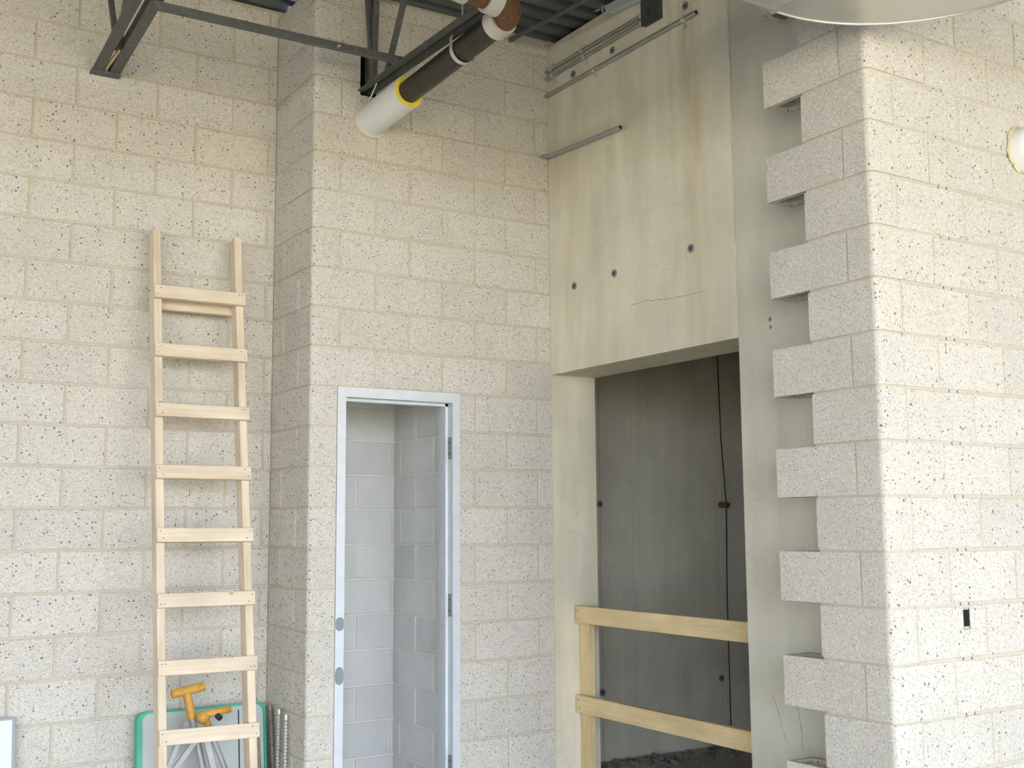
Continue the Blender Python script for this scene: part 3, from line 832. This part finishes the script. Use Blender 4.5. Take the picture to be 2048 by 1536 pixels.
# ------------------------------------------------------------------ things on the bright wall
ps = thing('pipe_stub', 'white insulated pipe stub sticking out of the bright block wall', 'pipe', (2.625, YE, 1.462))
child('insulation_jacket', MB().tube([(2.628, YE + 0.1, 1.462), (2.628, YE - 0.055, 1.462), (2.628, YE - 0.066, 1.462)], 0.09, 32, r_list=[0.092, 0.092, 0.080]), 'jacket', ps)
fz = MB()
nn_ = 44; vs = []
for i in range(nn_):
    an = 2 * PI * i / nn_; r = 0.098 + random.uniform(-0.004, 0.012)
    vs.append((2.628 + math.cos(an) * r, YE - 0.003 - random.uniform(0, 0.003), 1.462 + math.sin(an) * r))
for i in range(nn_):
    an = 2 * PI * i / nn_
    vs.append((2.628 + math.cos(an) * 0.090, YE - 0.012, 1.462 + math.sin(an) * 0.090))
fz.add(vs, [(i, (i + 1) % nn_, nn_ + (i + 1) % nn_, nn_ + i) for i in range(nn_)])
child('ragged_collar', fz, 'collar', ps)
eb = thing('switch_box', 'small narrow electrical box opening cut into the bright block wall', 'electrical box', (2.0975, YE, -0.46))
child('box_back', MB().box(2.079, 2.1165, YE + 0.05, YE + 0.053, -0.501, -0.421), 'box', eb)
child('box_side', MB().box(2.0782, 2.0802, YE + 0.001, YE + 0.05, -0.501, -0.421), 'box', eb)
child('box_side', MB().box(2.1148, 2.1168, YE + 0.001, YE + 0.05, -0.501, -0.421), 'box', eb)
child('ear', MB().box(2.0805, 2.1145, YE + 0.002, YE + 0.004, -0.501, -0.490), 'zinc', eb)
child('ear', MB().box(2.0805, 2.1145, YE + 0.002, YE + 0.004, -0.428, -0.421), 'zinc', eb)

# ------------------------------------------------------------------ things leaning below the ladder
def rounded(x0, x1, z0, z1, r, n=6):
    out = []
    for cx, cz, a0 in ((x1 - r, z1 - r, 0), (x0 + r, z1 - r, PI / 2), (x0 + r, z0 + r, PI), (x1 - r, z0 + r, 1.5 * PI)):
        out += [(cx + r * math.cos(a0 + PI / 2 * i / n), cz + r * math.sin(a0 + PI / 2 * i / n)) for i in range(n + 1)]
    return out
gp = thing('rimmed_panel', 'grey panel with rounded green rim leaning behind the ladder', 'panel', (0.146, 0.40, FL))
Lh = 0.635; lean = math.atan2(0.07, Lh)
MWg = Matrix.Translation((0.131, 0.405, FL + 0.002)) @ Matrix.Rotation(-lean, 4, 'X')
def flat(name, poly, y0, y1, mat, t, mw, hole=None):
    mb = MB(); n = len(poly)
    if hole is None:
        vs = [(x, y0, z) for x, z in poly] + [(x, y1, z) for x, z in poly]
        mb.add(vs, [tuple(range(n)), tuple(reversed(range(n, 2 * n)))] + [(i, (i + 1) % n, n + (i + 1) % n, n + i) for i in range(n)])
    else:
        vs = [(x, y, z) for y in (y0, y1) for P_ in (poly, hole) for x, z in P_]
        fs = []
        for i in range(n):
            j = (i + 1) % n
            fs += [(i, j, n + j, n + i), (2 * n + i, 3 * n + i, 3 * n + j, 2 * n + j), (i, 2 * n + i, 2 * n + j, j), (n + i, n + j, 3 * n + j, 3 * n + i)]
        mb.add(vs, fs)
    o = put(name, mb, mat); o.parent = t; o.matrix_parent_inverse = Matrix.Translation(t.location).inverted(); o.matrix_basis = mw
    return o
w2 = 0.326
flat('rim', rounded(-w2, w2, 0, Lh, 0.045), -0.03, 0.02, 'green', gp, MWg, hole=rounded(-w2 + 0.024, w2 - 0.012, 0.012, Lh - 0.010, 0.04))
flat('face_panel', rounded(-w2 + 0.023, w2 - 0.011, 0.012, Lh - 0.009, 0.04), -0.018, 0.006, 'panel', gp, MWg)
flat('slit', [(0.182, 0.02), (0.188, 0.02), (0.188, Lh - 0.03), (0.182, Lh - 0.03)], -0.0195, -0.0175, 'void', gp, MWg)
fp = thing('framed_board', 'pale blue board with dark frame leaning at the far left of the wall', 'board', (-1.25, 0.40, FL))
MWf = Matrix.Translation((-1.25, 0.42, FL + 0.002)) @ Matrix.Rotation(-math.atan2(0.085, 0.66), 4, 'X')
Rb = rounded(-0.5, 0.512, 0, 0.664, 0.008, 2); Ri = rounded(-0.488, 0.500, 0.012, 0.652, 0.006, 2)
flat('frame', Rb, -0.02, 0.016, 'pvc', fp, MWf, hole=Ri)
flat('face', Ri, -0.014, 0.010, 'whitepanel', fp, MWf)

def stand(name, label, head, stem, legs, extra=None):
    t = thing(name, label, 'tool stand', (stem[1][0], stem[1][1], FL), 'folded metal stands behind the ladder')
    a, b = Vector(head[0]), Vector(head[1]); r = head[2]
    child('head', MB().tube([a, a + (b - a) * 0.02, b - (b - a) * 0.02, b], r, 16, r_list=[r * .85, r, r, r * .85]), 'yellow', t)
    s0, s1 = Vector(stem[0]), Vector(stem[1])
    child('collar', MB().tube([s0, s0 + (s1 - s0) * stem[2]], r * 0.92, 14), 'yellow', t)
    child('pole', MB().tube([s0 + (s1 - s0) * stem[2] * 0.9, s1], r * 0.78, 14), 'tube', t)
    for p, q, w in legs:
        bar('leg', p, q, w, w * 0.6, 'tube', t, side=(1, 0, 0))
    if extra: extra(t)
    return t
def end_on_floor(p, q, z=FL):
    p, q = Vector(p), Vector(q); k = (z - p.z) / (q.z - p.z); return tuple(p + (q - p) * k)
L1 = [((-0.010, 0.25, -1.02), end_on_floor((-0.010, 0.25, -1.02), (-0.105, 0.25, -1.26)), 0.026),
      ((0.035, 0.23, -1.10), end_on_floor((0.035, 0.23, -1.10), (-0.070, 0.23, -1.235)), 0.028)]
L1 = [(p, tuple(Vector(p) + (Vector(q) - Vector(p)) * 1.0), w) for p, q, w in L1]
stand('tool_stand', 'metal stand with yellow T-shaped head behind the ladder', ((-0.087, 0.25, -0.887), (0.072, 0.25, -0.862), 0.022),
      ((-0.014, 0.25, -0.885), end_on_floor((-0.014, 0.25, -0.905), (0.070, 0.25, -1.244)), 0.17), L1)
def kn(t):
    bm = bmesh.new(); bmesh.ops.create_icosphere(bm, subdivisions=3, radius=0.031, matrix=Matrix.Translation((0.055, 0.205, -1.002)))
    me = bpy.data.meshes.new('knob'); bm.to_mesh(me); bm.free(); me.polygons.foreach_set('use_smooth', [True] * len(me.polygons))
    o = link('knob', me, 'yellow'); o.parent = t; o.matrix_parent_inverse = Matrix.Translation(t.location).inverted()
    child('clamp_screw', MB().tube([(0.118, 0.19, -0.995), (0.128, 0.17, -1.008)], 0.014, 12), 'void', t)
stand('tool_stand', 'metal stand with yellow clamp head and round knob behind the ladder', ((0.055, 0.20, -0.988), (0.188, 0.20, -0.972), 0.017),
      ((0.062, 0.20, -1.00), end_on_floor((0.062, 0.20, -1.00), (0.168, 0.20, -1.256)), 0.10),
      [((0.05, 0.18, -1.05), end_on_floor((0.05, 0.18, -1.05), (0.105, 0.18, -1.246)), 0.030)], kn)

def ribbed(x, y, ztop, xb, yb, r, mat, label):
    n = 40; pitch = 0.0165
    p0, p1 = Vector((xb, yb, FL)), Vector((x, y, ztop)); L = (p1 - p0).length; d = (p1 - p0) / L
    pts, rs = [p0], [r]
    s = 0.0
    while s < L - 0.03:
        for f, k in ((0.0, 0.74), (0.35, 0.74), (0.5, 1.0), (0.85, 1.0)):
            pts.append(p0 + d * (s + f * pitch + 0.001)); rs.append(r * k)
        s += pitch
    pts.append(p1); rs.append(r * 0.86)
    o = put('ribbed_rod', MB().tube(pts, r, 12, r_list=rs), mat)
    return tag(o, label, 'metal rod', 'ribbed metal rods in the corner')
ribbed(0.476, 0.430, -1.010, 0.474, 0.300, 0.0115, 'rustyrod', 'brown ribbed rod farthest in the corner beside the green rim')
ribbed(0.474, 0.300, -1.012, 0.462, 0.280, 0.0125, 'rod', 'middle bright ribbed rod leaning on the pier side')
ribbed(0.474, 0.205, -1.024, 0.464, 0.190, 0.0125, 'rod', 'bright ribbed rod nearest the pier corner, right of the others')
ribbed(0.372, 0.330, -1.075, 0.392, 0.28, 0.011, 'rustyrod', 'dull ribbed rod right behind the right ladder rail')

# ------------------------------------------------------------------ far enclosure the photo does not show but that shapes its light
wfl = put('wall_added_left', MB().box(XL - 0.2, XL, -8.4, 1.3, FL, 2.2), 'plain')  # added out of view, its length set to limit light from the left
tag(wfl, 'added plain grey wall out of view, limiting light from the left', 'block wall', kind='structure')
wfr = put('wall_added_right', MB().box(3.6, 3.8, YO, YE - 0.002, FL, zdeck(YO)), 'plain')  # added beyond the frame to keep light off the toothed wall
tag(wfr, 'added plain grey wall out of view, blocking light from the right', 'block wall', kind='structure')
wlb = put('wall_added_left_extension', MB().box(XL, -3.2, YA, YA + 0.16, FL, zdeck(YA)), 'plain')
tag(wlb, 'added plain grey stretch of wall out of view beyond the left block wall', 'block wall', kind='structure')
